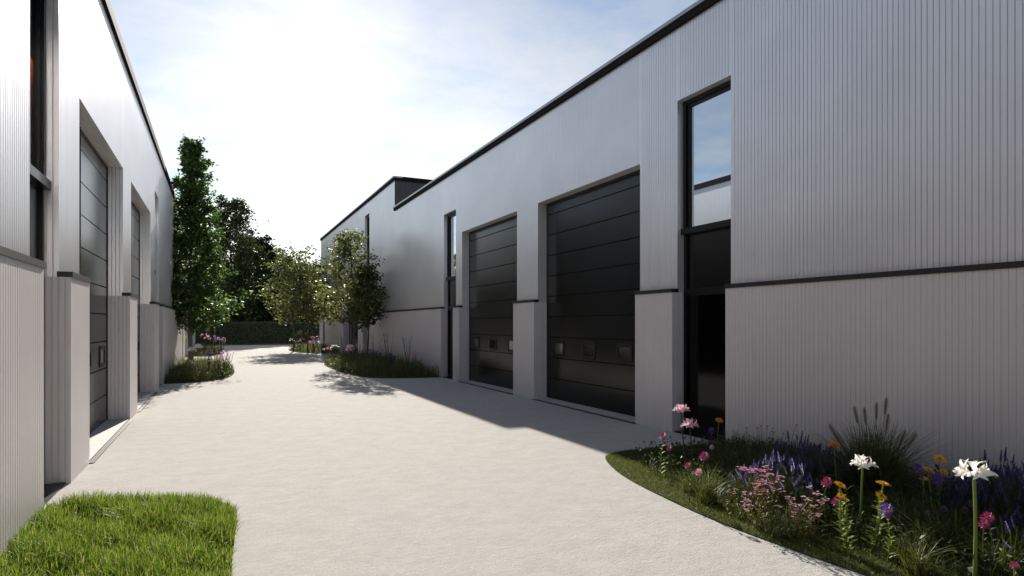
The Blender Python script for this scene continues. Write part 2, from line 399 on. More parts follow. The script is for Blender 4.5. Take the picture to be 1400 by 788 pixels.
    # units in the openings
    for oi, (a, b, kind) in enumerate(openings):
        t, dd = topof(a, kind), dep[kind]
        if kind == 'door':
            d = B(); z = .03; ph = .49; xf = X(dd); k = 0
            while z < t-.02:
                z2 = min(z+ph-.012, t)
                # each slab with bevelled long edges
                xo = X(dd+.012)
                d.quad((xf,a,z+.005),(xf,b,z+.005),(xf,b,z2-.005),(xf,a,z2-.005))
                d.quad((xo,a,z),(xo,b,z),(xf,b,z+.005),(xf,a,z+.005)); d.quad((xf,a,z2-.005),(xf,b,z2-.005),(xo,b,z2),(xo,a,z2))
                if z2 < t: d.quad((X(dd+.02),a,z2-.004),(X(dd+.02),b,z2-.004),(X(dd+.02),b,z2+.016),(X(dd+.02),a,z2+.016), 1)
                z += ph; k += 1
            d.quad((X(dd+.03),a,0),(X(dd+.03),b,0),(X(dd+.03),b,.03),(X(dd+.03),a,.03), 1)
            do = d.build('garage_door', [M['door'], M['seam']])
            fr = B()
            for yy in (a, b-.05): fr.box(X(dd-.012), X(dd+.05), yy, yy+.05, .035, t-.002)
            fr.box(X(dd-.014), X(dd+.05), a+.05, b-.05, t-.05, t-.002)
            fr.build('door_track', M['trim'], do)
            mid = (a+b)/2
            for q in (-1, 0, 1):
                cy, cz = mid+q*1.29+.12, 1.235; w, h, r = .27, .195, .09
                fm = B(); 
                def rr(w, h, r, x, n=6):
                    out = []
                    for cx_, cz_, a0 in ((w-r, h-r, 0), (-w+r, h-r, 90), (-w+r, -h+r, 180), (w-r, -h+r, 270)):
                        for i in range(n+1):
                            an = R(a0+90*i/n); out.append((x, cy+cx_+r*math.cos(an), cz+cz_+r*math.sin(an)))
                    return out
                rings = [rr(w, h, r, X(dd)), rr(w-.005, h-.005, r, X(dd-.014)), rr(w-.075, h-.075, r-.05, X(dd-.014)), rr(w-.08, h-.08, r-.055, X(dd-.001))]
                fm.strip(rings, 0, True); fm.build('window_frame', M['black'], do)
                pn = B(); pn.poly(rr(w-.078, h-.078, r-.055, X(dd-.004))); pn.build('pane', M['glass2'], do)
            sl = B(); sl.box(X(.012), X(dd+.02), a, b, -.005, .032)
            sl.build('threshold', M['sill'])
            st = B(); st.box(X(-.05), X(.01), a-.03, b+.03, -.005, .012)
            st.build('drain_strip', M['trim'])
        else:
            near_left = (dr < 0 and oi == NEARWIN)
            f = B(); x0, x1 = X(dd), X(dd+.09); w = .07
            zt = 3.30
            # upper sash frame
            for yy in (a+.002, b-w-.002): f.box(x0, x1, yy, yy+w, zt+.1, t-.002)
            f.box(x0, x1, a+w, b-w, t-w, t-.002)
            f.box(X(dd+.025), x1, a+w, a+w+.045, zt+.1, t-w); f.box(X(dd+.025), x1, b-w-.045, b-w, zt+.1, t-w)
            f.box(X(dd+.025), x1, a+w+.045, b-w-.045, t-w-.045, t-w)
            f.box(X(dd-.05), x1, a+.004, b-.004, zt, zt+.1)
            # lower door frame
            for yy in (a+.003, b-w-.003): f.box(X(dd+.012), x1, yy, yy+w, .02, zt)
            f.box(X(dd+.014), x1, a+w, b-w, ZL-.06, ZL+.06); f.box(X(dd+.014), x1, a+w, b-w, .02, .12)
            f.box(X(.05), X(dd+.1), a+.002, b-.002, 0, .02)
            fo = f.build('window', M['frame'])
            g = B(); xg = X(dd+.06); g.quad((xg,a+w,zt+.1),(xg,b-w,zt+.1),(xg,b-w,t-w),(xg,a+w,t-w)); g.build('pane', M['clear'] if near_left else M['glass'], fo)
            g = B(); xg = X(dd+.05); g.quad((xg,a+w,ZL+.06),(xg,b-w,ZL+.06),(xg,b-w,zt),(xg,a+w,zt)); g.build('panel', M['spandrel'], fo)
            g = B(); g.quad((xg,a+w,.12),(xg,b-w,.12),(xg,b-w,ZL-.06),(xg,a+w,ZL-.06)); g.build('door_pane', M['dglass'], fo)
            if near_left:
                rm = B(); xa, xb = X(dd+.1), X(dd+2.2)
                rm.quad((xb,a-1,2.6),(xb,b+2.5,2.6),(xb,b+2.5,6.2),(xb,a-1,6.2)); rm.quad((xa,b+2.5,2.6),(xb,b+2.5,2.6),(xb,b+2.5,6.2),(xa,b+2.5,6.2))
                rm.quad((xa,a-1,6.2),(xb,a-1,6.2),(xb,b+2.5,6.2),(xa,b+2.5,6.2)); rm.quad((xa,a-1,2.6),(xb,a-1,2.6),(xb,b+2.5,2.6),(xa,b+2.5,2.6))
                rm.quad((xa,a-1,2.6),(xb,a-1,2.6),(xb,a-1,6.2),(xa,a-1,6.2))
                rm.build('room_wall', M['darkclad'], fo)
                cb = B(); cb.box(X(.60), X(.64), 9.43, 9.78, 3.3, 5.12); cb.build('timber_panel', M['timber'], fo)
                lp = B(); lp.tube([(X(.50), 9.5, 5.02), (X(.50), 9.5, 5.12)], [.05, .02], 12); lp.build('added_panel_glow', M['panelglow'], fo)  # added glow, there only to brighten the timber panel in the dark room
    return root
M['glass2'] = plain('door_window_glass', (.20, .195, .17), .03, 1.0)
NEARWIN = 1
openR = [(-9.5,-5.5,'door'), (-4.4,-.4,'door')] 
openR = [(-13,-9,'door'), (6.88,8.07,'window'), (9.08,13.05,'door'), (14.2,18.17,'door'), (18.72,19.9,'window'), (31.42,32.5,'window'), (33.77,37.9,'door'), (38.9,42.9,'door'), (45.31,46.3,'window')]
openR = [(6.88,8.07,'window'), (9.08,13.05,'door'), (14.2,18.17,'door'), (18.72,19.9,'window'), (31.42,32.5,'window'), (33.77,38.2,'door'), (45.31,46.3,'window')]
openL = [(-4.0,-2.8,'window'), (7.23,8.42,'window'), (9.52,13.5,'door'), (14.64,18.55,'door'), (19.74,20.92,'window'), (31.4,32.5,'window'), (33.7,37.7,'door'), (38.9,42.9,'door')]
rightb = building('warehouse_unit', 'long grey ribbed metal warehouse in shade along the right side, with a taller far block', XR, 1, -14, 48.0, openR, [(-99, 26.42, 6.76), (26.42, 99, 8.11)], 14)
leftb = building('warehouse_unit', 'pale sunlit ribbed metal warehouse along the left side, beside the lawn corner', XL, -1, -14, 48.0, openL, [(-99, 99, 6.76)], 14)

# ------------------------------------------------------------------ hedge and trees
def leaf_cards(name, centers, size, mat, parent=None, flat=.0, orient=None, aspect=.6):
    """pointed leaves: two triangles folded along the midrib -> stored as quads base,left,tip,right"""
    n = len(centers); L = np.broadcast_to(size, n)*rng.uniform(.65, 1.3, n)
    d = rng.normal(0, 1, (n,3)); d[:,2] = d[:,2]*.6-.25
    d /= np.linalg.norm(d, axis=1)[:,None]
    r = rng.normal(0, 1, (n,3)); s = np.cross(d, r); s /= np.linalg.norm(s, axis=1)[:,None]; nn = np.cross(s, d)
    L = L[:,None]; V = np.zeros((n,4,3))
    V[:,0] = centers; V[:,2] = centers+d*L; V[:,1] = centers+d*L*.45+s*L*aspect*.5+nn*L*.1; V[:,3] = centers+d*L*.45-s*L*aspect*.5+nn*L*.1
    F = np.arange(n*4).reshape(n,4)
    return npmesh(name, V.reshape(-1,3), F, mat, parent)
def tree(x, y, height, clear, rad, prof, nlimb, nleaf, leaf, label, mleaf, mbark='bark', tr=.07, name='tree', group=None, seed=1, droop=0, limbang=.5, spread=.33, lean=(0,0)):
    rg = random.Random(seed); root = empty(name, (x, y, 0), label, 'tree', group)
    tk = MB(); br = MB(); tips = []
    def tp(t): return Vector((lean[0]*t*t+.05*math.sin(t*6+seed), lean[1]*t*t+.05*math.cos(t*5+seed)-.05, t*height*.96))
    P = [tp(i/12) for i in range(13)]
    P[0] = Vector((P[0].x, P[0].y, -.02))
    tk.tube(P, [tr*(1.35 if i == 0 else 1)*(1-.93*(i/12))+.008 for i in range(13)], 9)
    for i in range(nlimb):
        f = (i+rg.random())/nlimb; z = clear+(height*.97-clear)*f
        b0 = tp(z/(height*.96)) if z < height*.96 else tp(1)
        reach = rad*prof(f)*rg.uniform(.65, 1.12); a = i*2.4+rg.uniform(-.5, .5)
        up = limbang*reach*rg.uniform(.6, 1.4)
        b0 = b0-Vector((0,0,up*.7)) if b0.z-up*.7 > clear*.75 else b0
        e = Vector((b0.x+math.cos(a)*reach, b0.y+math.sin(a)*reach, b0.z+up-droop*reach))
        m = b0.lerp(e, .5)+Vector((rg.uniform(-.1,.1), rg.uniform(-.1,.1), rg.uniform(-.02,.12)*reach))
        r0 = tr*.38*(1-.7*f)+.004
        br.tube([b0, m, e], [r0, r0*.6, .004], 5)
        nt_ = max(3, int(3+reach*3.2))
        for k in range(nt_):
            q = (k+.8)/nt_; s = (b0.lerp(m, q*2) if q < .5 else m.lerp(e, q*2-1))
            l = reach*.30*rg.uniform(.5, 1.2)+.12; an = a+rg.uniform(-1.5, 1.5)
            t2 = s+Vector((math.cos(an)*l, math.sin(an)*l, rg.uniform(-.35, .75)*l))
            if q > .18: br.tube([s, t2], [.006+r0*.2, .003], 4); tips.append((s, t2, l))
    tk.build('trunk', M[mbark], root, True)
    br.build('branches', M[mbark], root, True)
    T = len(tips); idx = rng.integers(0, T, nleaf); wgt = rng.uniform(.3, 1.7, T); idx = rng.choice(T, nleaf, p=wgt/wgt.sum())
    A = np.array([tuple(t[0]) for t in tips]); Bq = np.array([tuple(t[1]) for t in tips]); Lq = np.array([t[2] for t in tips])
    q = rng.uniform(.15, 1.12, nleaf)[:,None]
    c = A[idx]*(1-q)+Bq[idx]*q+rng.normal(0, 1, (nleaf,3))*(spread*.5*Lq[idx][:,None]+.03)
    leaf_cards('crown', c, leaf, M[mleaf], root)
    return root
col = lambda f: (.95+.5*(1-abs(f-.1)/.1) if f < .2 else .92*(1-.86*max(0,f-.3)/.7)**.8)
oval = lambda f: .45+.6*math.sin(math.pi*min(1, .18+f*.82))**.8 if f < .95 else .3
cone = lambda f: 1.0-.75*f
tree(-1.02, 27.6, 9.35, 1.55, 1.15, col, 110, 22000, .14, 'tall columnar tree with dense bright green leaves beside the left warehouse', 'leafcol', 'barkpale', .085, 'columnar_tree', seed=3, limbang=.8, spread=.42)
tree(5.35, 28.0, 6.0, 1.9, 1.5, (lambda f: .55+.6*f/.25 if f < .25 else 1.15-1.0*(f-.25)), 46, 3700, .165, 'small olive green tree lit by the sun, first tree in the right planting bed', 'leafolive', 'bark', .06, 'ornamental_tree', 'ornamental trees in front of the right warehouse', seed=5, limbang=.6, spread=.5)
tree(6.15, 28.4, 4.6, 1.9, .85, oval, 26, 2000, .145, 'thin dark tree in the shade of the right warehouse wall, behind the sunlit olive one', 'leafdark', 'bark', .04, 'ornamental_tree', 'ornamental trees in front of the right warehouse', seed=6, limbang=.6, spread=.5)  # darker leaf colour carries the building's shadow on this tree
tree(4.55, 43.8, 7.1, 2.2, 2.0, (lambda f: .6+.5*f/.3 if f < .3 else 1.1-.8*(f-.3)), 54, 4100, .19, 'airy olive tree with sparse top in the farthest right bed, left of its neighbour', 'leafolive', 'bark', .06, 'ornamental_tree', 'ornamental trees in front of the right warehouse', seed=9, limbang=.7, spread=.55)
tree(5.15, 41.3, 5.6, 2.2, 1.7, oval, 36, 3400, .17, 'slim olive tree in the farthest right bed, partly hidden behind the sunlit one', 'leafolive', 'bark', .045, 'ornamental_tree', 'ornamental trees in front of the right warehouse', seed=12, limbang=.7, spread=.55)
# woodland behind the hedge
bg = [(1.0,66,14.4,2.9,'tall dark tree behind the hedge, topmost against the sky'), (3.6,70,11.2,3.4,'dark tree behind the hedge, right of the tallest one'),
      (6.2,73,9.3,3.0,'low dark tree behind the hedge in the middle of the gap'), (8.6,70,8.2,2.8,'low dark tree behind the hedge behind the olive trees'),
      (-4.5,70,12.0,3.2,'dark tree behind the hedge hidden by the columnar tree'), (11.5,72,9.2,3.2,'dark tree behind the hedge next to the end of the right warehouse')]
for i, (x, y, h, r, lb) in enumerate(bg):
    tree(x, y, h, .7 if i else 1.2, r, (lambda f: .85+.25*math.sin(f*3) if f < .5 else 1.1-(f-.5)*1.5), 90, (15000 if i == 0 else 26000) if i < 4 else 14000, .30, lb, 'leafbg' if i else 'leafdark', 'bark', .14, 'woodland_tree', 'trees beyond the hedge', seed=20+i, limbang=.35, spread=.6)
for i in range(14):
    x = -34+i*2.4 if i < 11 else 15+(i-11)*5
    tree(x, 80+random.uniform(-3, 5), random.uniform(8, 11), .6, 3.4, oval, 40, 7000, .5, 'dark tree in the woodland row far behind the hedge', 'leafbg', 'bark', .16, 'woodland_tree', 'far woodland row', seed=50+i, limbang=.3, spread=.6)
# hedge
hy0, hy1, hz = 60.2, 61.6, 1.98
hr = empty('hedge', (3, 60.9, 0), 'long clipped dark green hedge closing the far end of the yard', 'hedge')
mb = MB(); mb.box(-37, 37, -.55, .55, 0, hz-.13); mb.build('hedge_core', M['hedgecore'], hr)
n = 52000; fx = rng.uniform(-12, 18, n)-3; side = rng.uniform(0, 1, n) < .66
cx = fx; cy = np.where(side, hy0-60.9+rng.uniform(0, .12, n), rng.uniform(-.7, .7, n)); cz = np.where(side, rng.uniform(.02, hz, n), hz-.03+rng.normal(0, .025, n)+.02*np.sin(fx*2))
leaf_cards('foliage', np.stack([cx, cy, cz], 1), .085, M['hedge'], hr, aspect=.7)
n = 12000; fx = rng.uniform(-37, 37, n); fx = fx[(fx < -15) | (fx > 15)]; n = len(fx)
leaf_cards('foliage', np.stack([fx, rng.uniform(-.7, -.5, n), rng.uniform(0, hz, n)], 1), .2, M['hedge'], hr, aspect=.7)
pts = np.stack([rng.uniform(-8, 18, 16000), rng.uniform(57.6, 60.4, 16000)], 1)
tag(blades('verge_grass', pts, .09, .02, M['rim'], .4), 'strip of green grass at the foot of the far hedge', 'grass', kind='stuff')

# ------------------------------------------------------------------ flowers
def perp(d):
    a = Vector((0,0,1)).cross(d)
    if a.length < .05: a = Vector((1,0,0))
    return a.normalized()
def petal(mb, o, d, up, L, W, curl=.3, mi=0, seg=4):
    d = d.normalized(); s = d.cross(up).normalized(); u = s.cross(d); rows = []
    for i in range(seg+1):
        t = i/seg; w = W*.5*math.sin(math.pi*min(1, .12+t*.80))**.8 if i < seg else W*.06
        c = o+d*L*t+u*L*(curl*math.sin(t*1.9)-curl*1.15*t*t*t)
        rows.append([c-s*w+u*w*.25, c, c+s*w+u*w*.25])
    mb.strip(rows, mi)
def arc(p0, p1, sag=.0, n=6, rg=random):
    p0, p1 = Vector(p0), Vector(p1); j = Vector((rg.uniform(-1,1), rg.uniform(-1,1), 0))*sag
    return [p0.lerp(p1, i/n)+j*math.sin(math.pi*i/n) for i in range(n+1)]
def rv(h=.0):
    a = random.uniform(0, 2*math.pi); return Vector((math.cos(a), math.sin(a), h))
def lily_umbel(mb, c, R_, n=5):
    for k in range(n):
        a = 2*math.pi*k/n+random.uniform(-.3, .3); o = Vector((math.cos(a), math.sin(a), random.uniform(.15, .5))).normalized()
        if k == 0: o = Vector((.1,.1,1)).normalized()
        base = c+o*R_*.28; sd = perp(o); sd2 = o.cross(sd)
        for q in range(6):
            an = q*math.pi/3; dd = (o*.75+(sd*math.cos(an)+sd2*math.sin(an))*.85).normalized()
            if dd.z < 0: dd.z *= .25
            petal(mb, base, dd, o, R_*random.uniform(.7, .95), R_*.26, .24, seg=5)
def pompon(mb, c, r, n=60, L=.5):
    for k in range(n):
        z = 1-2*(k+.5)/n; a = k*2.39996; rr = math.sqrt(1-z*z); d = Vector((rr*math.cos(a), rr*math.sin(a), z))
        petal(mb, c+d*r*.45, d+Vector((0,0,.25)), Vector((0,0,1)) if abs(z) < .9 else Vector((1,0,0)), r*.62, r*.34, .15, seg=2)
def daisy(mb, c, r, up=None, n=14, layers=2, mi=0, mc=1):
    up = (up or Vector((random.uniform(-.35,.2), random.uniform(-.5,0), 1))).normalized(); s = perp(up); s2 = up.cross(s)
    for l in range(layers):
        for k in range(n):
            a = 2*math.pi*(k+.5*l)/n; d = s*math.cos(a)+s2*math.sin(a)+up*(.12+.25*l)
            petal(mb, c+up*.002*l, d, up, r*(1-.22*l)*random.uniform(.9,1.05), r*.34, .1, mi, 3)
    for k in range(10):
        a = k*2.4; mb.tube([c, c+up*r*.22+(s*math.cos(a)+s2*math.sin(a))*r*.14], [r*.1, r*.06], 5, mc)
def leaves_on(mb, pts, n, L, W, mi=0, f0=.1, f1=.9, up=.5):
    for k in range(n):
        f = f0+(f1-f0)*(k+random.random()*.6)/n; i = min(int(f*(len(pts)-1)), len(pts)-2)
        p = pts[i].lerp(pts[i+1], f*(len(pts)-1)-i); d = rv(up); petal(mb, p, d, Vector((0,0,1)), L*random.uniform(.6,1.15)*(1.15-.55*f), W, .1, mi, 3)
def flower(kind, heads, base, label, name='flower', cat='flower', stem='stem', petalm='magenta', r=.05, leaves=0, leafL=.07, leafm='bedgreen', group=None, sr=.004, sag=.03):
    """heads: photo spots measured to metres at the depth of the root"""
    bx, by = gp(*base); root = empty(name, (bx, by, 0), label, cat, group); O = Vector((bx, by, 0))
    st = MB(); lf = MB()
    for i, hd in enumerate(heads):
        hx, hy = hd[:2]; rr = hd[2] if len(hd) > 2 else r
        c = hp(hx, hy, base[1])-O+Vector((random.uniform(-.02,.02), random.uniform(-.02,.02), 0))
        p = arc((random.uniform(-.015,.015)*i, random.uniform(-.015,.015)*i, 0), c, sag); st.tube(p, [sr*1.2]*3+[sr]*4, 6)
        if leaves: leaves_on(lf, p, leaves, leafL, leafL*.28)
        h = MB()
        if kind == 'lily': lily_umbel(h, c, rr); mats = M[petalm]
        elif kind == 'pompon': pompon(h, c, rr); mats = M[petalm]
        elif kind == 'daisy': daisy(h, c, rr); mats = [M[petalm], M['centre']]
        h.build('flower_head', mats, root)
    st.build('stem', M[stem], root, True)
    if leaves: lf.build('leaves', M[leafm], root)
    return root
flower('lily', [(1334,650,.12)], (1332,806), 'large white lily umbel on a thick pale green stem, biggest and rightmost white flower', 'white_lily', petalm='white', sr=.011, sag=.01)
flower('lily', [(1177,637,.102)], (1177,733), 'white lily umbel in front of the fountain grass, smaller than the one at right', 'white_lily', petalm='white', sr=.009, sag=.01)
flower('lily', [(931,562,.10)], (938,648), 'pale pink lily on a dark stem, higher of two before the black doorway', 'pink_lily', petalm='pinkpale', stem='stemdark', sr=.009, sag=.02)
flower('lily', [(944,583,.105)], (950,652), 'pale pink lily just below and right of the highest pink one', 'pink_lily', petalm='pinkpale', stem='stemdark', sr=.008, sag=.02)
PG = 'round magenta flowers in the near bed'
flower('pompon', [(908,597,.048)], (903,660), 'magenta globe flower on a leafy yellow green stem at the tip of the near bed', 'globe_flower', leaves=12, leafm='leafyel', leafL=.09, group=PG)
flower('pompon', [(914,613,.036)], (921,662), 'small crimson globe flower right of the leafy stem at the bed tip', 'globe_flower', petalm='magenta', stem='stemdark', group=PG)
flower('pompon', [(962,625,.052)], (956,688), 'large magenta globe flower low in front of the pink lilies', 'globe_flower', leaves=5, group=PG)
flower('pompon', [(940,637,.034)], (943,690), 'small round magenta flower with a short stem over the sunny turf', 'globe_flower', leaves=5, group=PG)
flower('pompon', [(953,646,.04)], (957,700), 'rosy red round flower, lowest over the sunny turf', 'globe_flower', petalm='pink', leaves=6, group=PG)
flower('pompon', [(976,590,.045)], (974,650), 'dusky purple globe flower in front of the black doorway', 'globe_flower', petalm='purple', stem='stemdark', leaves=4, group=PG)
flower('daisy', [(983,575,.055)], (988,650), 'orange daisy standing highest beside the dusky purple globe', 'orange_daisy', petalm='orange', leaves=8, leafm='bedgreen')
flower('pompon', [(976,612,.03)], (980,665), 'tiny pale violet flower in the shaded grass by the doorway', 'globe_flower', petalm='pinkpale', stem='stemdark', group=PG)
flower('pompon', [(1131,660,.05)], (1134,732), 'magenta globe flower left of the leafy yellow daisies', 'globe_flower', leaves=7, group=PG)
flower('pompon', [(1145,687,.042)], (1147,741), 'small violet pink globe flower low beside the leafy yellow daisies', 'globe_flower', petalm='magenta', leaves=5, group=PG)
flower('daisy', [(1149,665,.055), (1150,678,.035), (1160,684,.035)], (1160,762), 'leafy plant with three yellow daisies near the turf edge, left of its twin', 'yellow_daisy', petalm='yellow', leaves=22, leafm='leafyel', leafL=.1, sr=.006)
flower('daisy', [(1210,663,.058), (1202,679,.05)], (1190,758), 'leafy plant with two stacked golden yellow daisies near the turf edge', 'yellow_daisy', petalm='yellow', leaves=26, leafm='leafyel', leafL=.1, sr=.006)
flower('pompon', [(1208,697,.052)], (1212,775), 'violet globe flower on a leafy stem in front of the golden daisies', 'globe_flower', petalm='purple', leaves=16, leafm='leafyel', leafL=.08, group=PG)
flower('daisy', [(1283,628,.06), (1270,644,.06), (1264,656,.04), (1290,646,.045)], (1274,735), 'clump of four dim yellow daisies in shade right of the fountain grass', 'yellow_daisy', petalm='yellow', leaves=12, leafL=.12, sr=.005)
flower('daisy', [(1142,609,.06)], (1150,710), 'single dull orange daisy left of the fountain grass plumes', 'orange_daisy', petalm='orange', leaves=6, leafL=.1)
flower('pompon', [(1284,656,.055), (1257,641,.04)], (1280,745), 'two dark violet globe flowers among the dim yellow daisies', 'globe_flower', petalm='purple', stem='stemdark', leaves=8, group=PG)
flower('pompon', [(1351,710,.045), (1344,716,.035)], (1350,800), 'pair of wine red flowers right of the large white lily stem', 'globe_flower', stem='stemdark', leaves=9, group=PG)
flower('pompon', [(1387,774,.024)], (1389,860), 'small magenta bud flower in the bottom right corner', 'globe_flower', leaves=8, leafm='leafyel', leafL=.05, group=PG)
flower('pompon', [(1318,698,.028), (1360,702,.03), (1330,690,.026)], (1340,748), 'three faint mauve flowers behind the large white lily stem', 'globe_flower', petalm='mauve', stem='stemdark', leaves=6, group=PG)
flower('pompon', [(1292,697,.028), (1270,702,.024), (1282,712,.026)], (1286,748), 'faint mauve flowers low in the shaded grass below the yellow daisies', 'globe_flower', petalm='mauve', stem='stemdark', leaves=6, group=PG)
def spray(base, cxs, ys, n, label, r=.012, petalm='pink', stem='stemred', name='pink_spray'):
    bx, by = gp(*base); root = empty(name, (bx, by, 0), label, 'flower', 'sprays of small flowers in the near bed'); O = Vector((bx, by, 0)); st = MB(); lf = MB()
    for k in range(n):
        c = hp(random.uniform(*cxs), random.uniform(*ys), base[1])-O; c += Vector((random.uniform(-.07,.07), random.uniform(-.07,.07), 0))
        p = arc((random.uniform(-.03,.03), random.uniform(-.03,.03), 0), c, .04); st.tube(p, .0022, 4)
        leaves_on(lf, p, 7, .045, .012)
        h = MB()
        for j in range(random.choice((3,4,5))):
            q = c+Vector((random.uniform(-1,1), random.uniform(-1,1), random.uniform(-1,.6)))*r*1.6
            for a in range(6): petal(h, q, Vector((math.cos(a*1.05), math.sin(a*1.05), .35)), Vector((0,0,1)), r*1.15, r*.7, .1, seg=2)
        h.build('flower_head', M[petalm], root)
    st.build('stems', M[stem], root); lf.build('leaves', M['leafyel'], root)
spray((1042,728), (1015,1070), (640,695), 30, 'spray of small pink flowers on reddish stems in front of the lavender', .017)
spray((1105,742), (1080,1128), (665,718), 22, 'spray of pale pink flowers between the lavender and the yellow daisies', .014, 'pinkpale')
spray((1012,712), (994,1028), (668,700), 14, 'low spray of tiny mauve flowers left of the pink spray', .010, 'pinkpale', 'stemdark')
# lavender
def spike_mesh(L, r, n, mat, name='flower_spike'):
    mb = MB()
    mb.tube([(0,0,-L*2.2), (0,0,L)], .0016, 4, 1)
    for k in range(n):
        f = k/n; z = L*f; a = k*2.4; rr = r*(1.0-.55*f)*(1 if f > .08 else .7)
        d = Vector((math.cos(a), math.sin(a), .7)).normalized()
        petal(mb, Vector((0,0,z)), d, Vector((0,0,1)), rr*1.3, rr*.9, .1, 0, 2)
    me = MB.build(mb, name, [mat, M['stemdark']]); data = me.data; bpy.data.objects.remove(me); return data
SP = [spike_mesh(.065, .014, 44, M['lav']), spike_mesh(.085, .014, 50, M['lav']), spike_mesh(.06, .013, 40, M['lavpale'])]
def lavender(base, w, h, n, label, pale=.1, leafn=260):
    bx, by = gp(*base) if base[1] > 100 else base; root = empty('lavender_bush', (bx, by, 0), label, 'lavender', 'lavender bushes in the near bed')
    k = leafn*6; a = rng.uniform(0, 2*np.pi, k); rr = w*.5*np.sqrt(rng.uniform(0, 1, k)); p = np.stack([np.cos(a)*rr*.7, np.sin(a)*rr*.7], 1)
    blades('foliage', p, h*.85*np.clip(1.05-(rr/(w*.6))**2*.5, .3, 1), .006, M['bedgreen'], .35, root, 3, 0, .4)
    for i in range(n):
        a = random.uniform(0, 2*math.pi); q = math.sqrt(random.random())
        o = bpy.data.objects.new('flower_spike', SP[2] if random.random() < pale else SP[random.randint(0, 1)]); COL.objects.link(o); o.parent = root
        o.location = (math.cos(a)*q*w*.5, math.sin(a)*q*w*.5, h*(1-.38*q*q)*random.uniform(.72, 1.02))
        o.rotation_euler = (-math.sin(a)*q*.55+random.uniform(-.12,.12), math.cos(a)*q*.55+random.uniform(-.12,.12), random.uniform(0, 6)); sc = random.uniform(.8, 1.3); o.scale = (sc, sc, sc)
lavender((1062,705), .74, .52, 99, 'dark blue lavender bush behind the pink spray, left one of the near pair', .22)
lavender((1112,690), .80, .58, 99, 'dark blue lavender bush against the wall, left of the fountain grass', .06)
lavender((1400,745), .95, .62, 99, 'large dark blue lavender bush at the right edge behind the large white lily', .04)
lavender((1335,738), .6, .46, 80, 'low lavender bush directly behind the large white lily head', .04)
lavender((1440,800), .8, .5, 70, 'dark lavender bush cut off by the right edge', .04)
lavender((1085,676), .7, .58, 90, 'dark blue lavender bush close to the wall, behind the other two of the pair', .03)
lavender((1140,690), .55, .52, 75, 'narrow dark blue lavender bush squeezed in just left of the fountain grass', .05)
lavender((1372,715), .8, .6, 90, 'dark blue lavender bush close to the wall at the right, behind the largest one', .03)
# fountain grass with plumes
fb = (1196,700); bx, by = gp(*fb); O = Vector((bx, by, 0))
fg = empty('fountain_grass', (bx, by, 0), 'tall fountain grass with brown bottlebrush plumes against the shaded wall', 'ornamental grass')
k = 1500; a = rng.uniform(0, 2*np.pi, k); rr = .14*np.sqrt(rng.uniform(0,1,k)); p = np.stack([np.cos(a)*rr, np.sin(a)*rr], 1)
blades('blades', p, .80, .0115, M['tall'], .58, fg, 7, 0, .8)
def plume(mb, c, d, L, r, n=260):
    d = d.normalized(); s = perp(d); s2 = d.cross(s)
    for k in range(n):
        f = k/n; a = k*2.39996; q = math.sin(math.pi*min(1, .1+f*.88))**.6
        o = c+d*L*f; v = (s*math.cos(a)+s2*math.sin(a)+d*.9).normalized()
        petal(mb, o, v, d, r*q*1.6, .0045, .05, 0, 1)
for (x, y) in [(1173,571),(1184,573),(1198,566),(1209.5,559),(1211,581),(1228,602),(1240,605),(1146,593),(1156,607)]:
    c = hp(x, y+9, fb[1])-O; d = (c-Vector((0,0,.35))).normalized(); d = (d+Vector((0,0,.6))).normalized()
    st = MB(); st.tube([(0,0,0), c*.55+Vector((0,0,.05)), c], [.003,.0025,.002], 5); ps = st.build('plume_stem', M['stemdark'], fg)
    pm = MB(); plume(pm, c, d, .17, .027, 420); pm.build('plume', M['plume'], fg)
# wispy seed heads by the wall
sb = (1045,690); bx, by = gp(*sb); O = Vector((bx, by, 0)); wp = empty('seed_head_plant', (bx, by, 0), 'wispy plant with tiny dark seed heads above the left lavender', 'plant'); st = MB(); sd = MB()
for i in range(26):
    c = hp(random.uniform(1018, 1078), random.uniform(580, 625), sb[1])-O+Vector((random.uniform(-.1,.1), random.uniform(-.1,.1), 0)); st.tube(arc((0,0,0), c, .08), .0017, 4)
    sd = MB()
    for z in (-1, 0, 1): sd.tube([c+Vector((0,0,z*.004-.004)), c+Vector((0,0,z*.004+.004))], .007-.003*abs(z), 6)
    sd.build('seed_head', M['seed'], wp)
st.build('stems', M['stemdark'], wp)
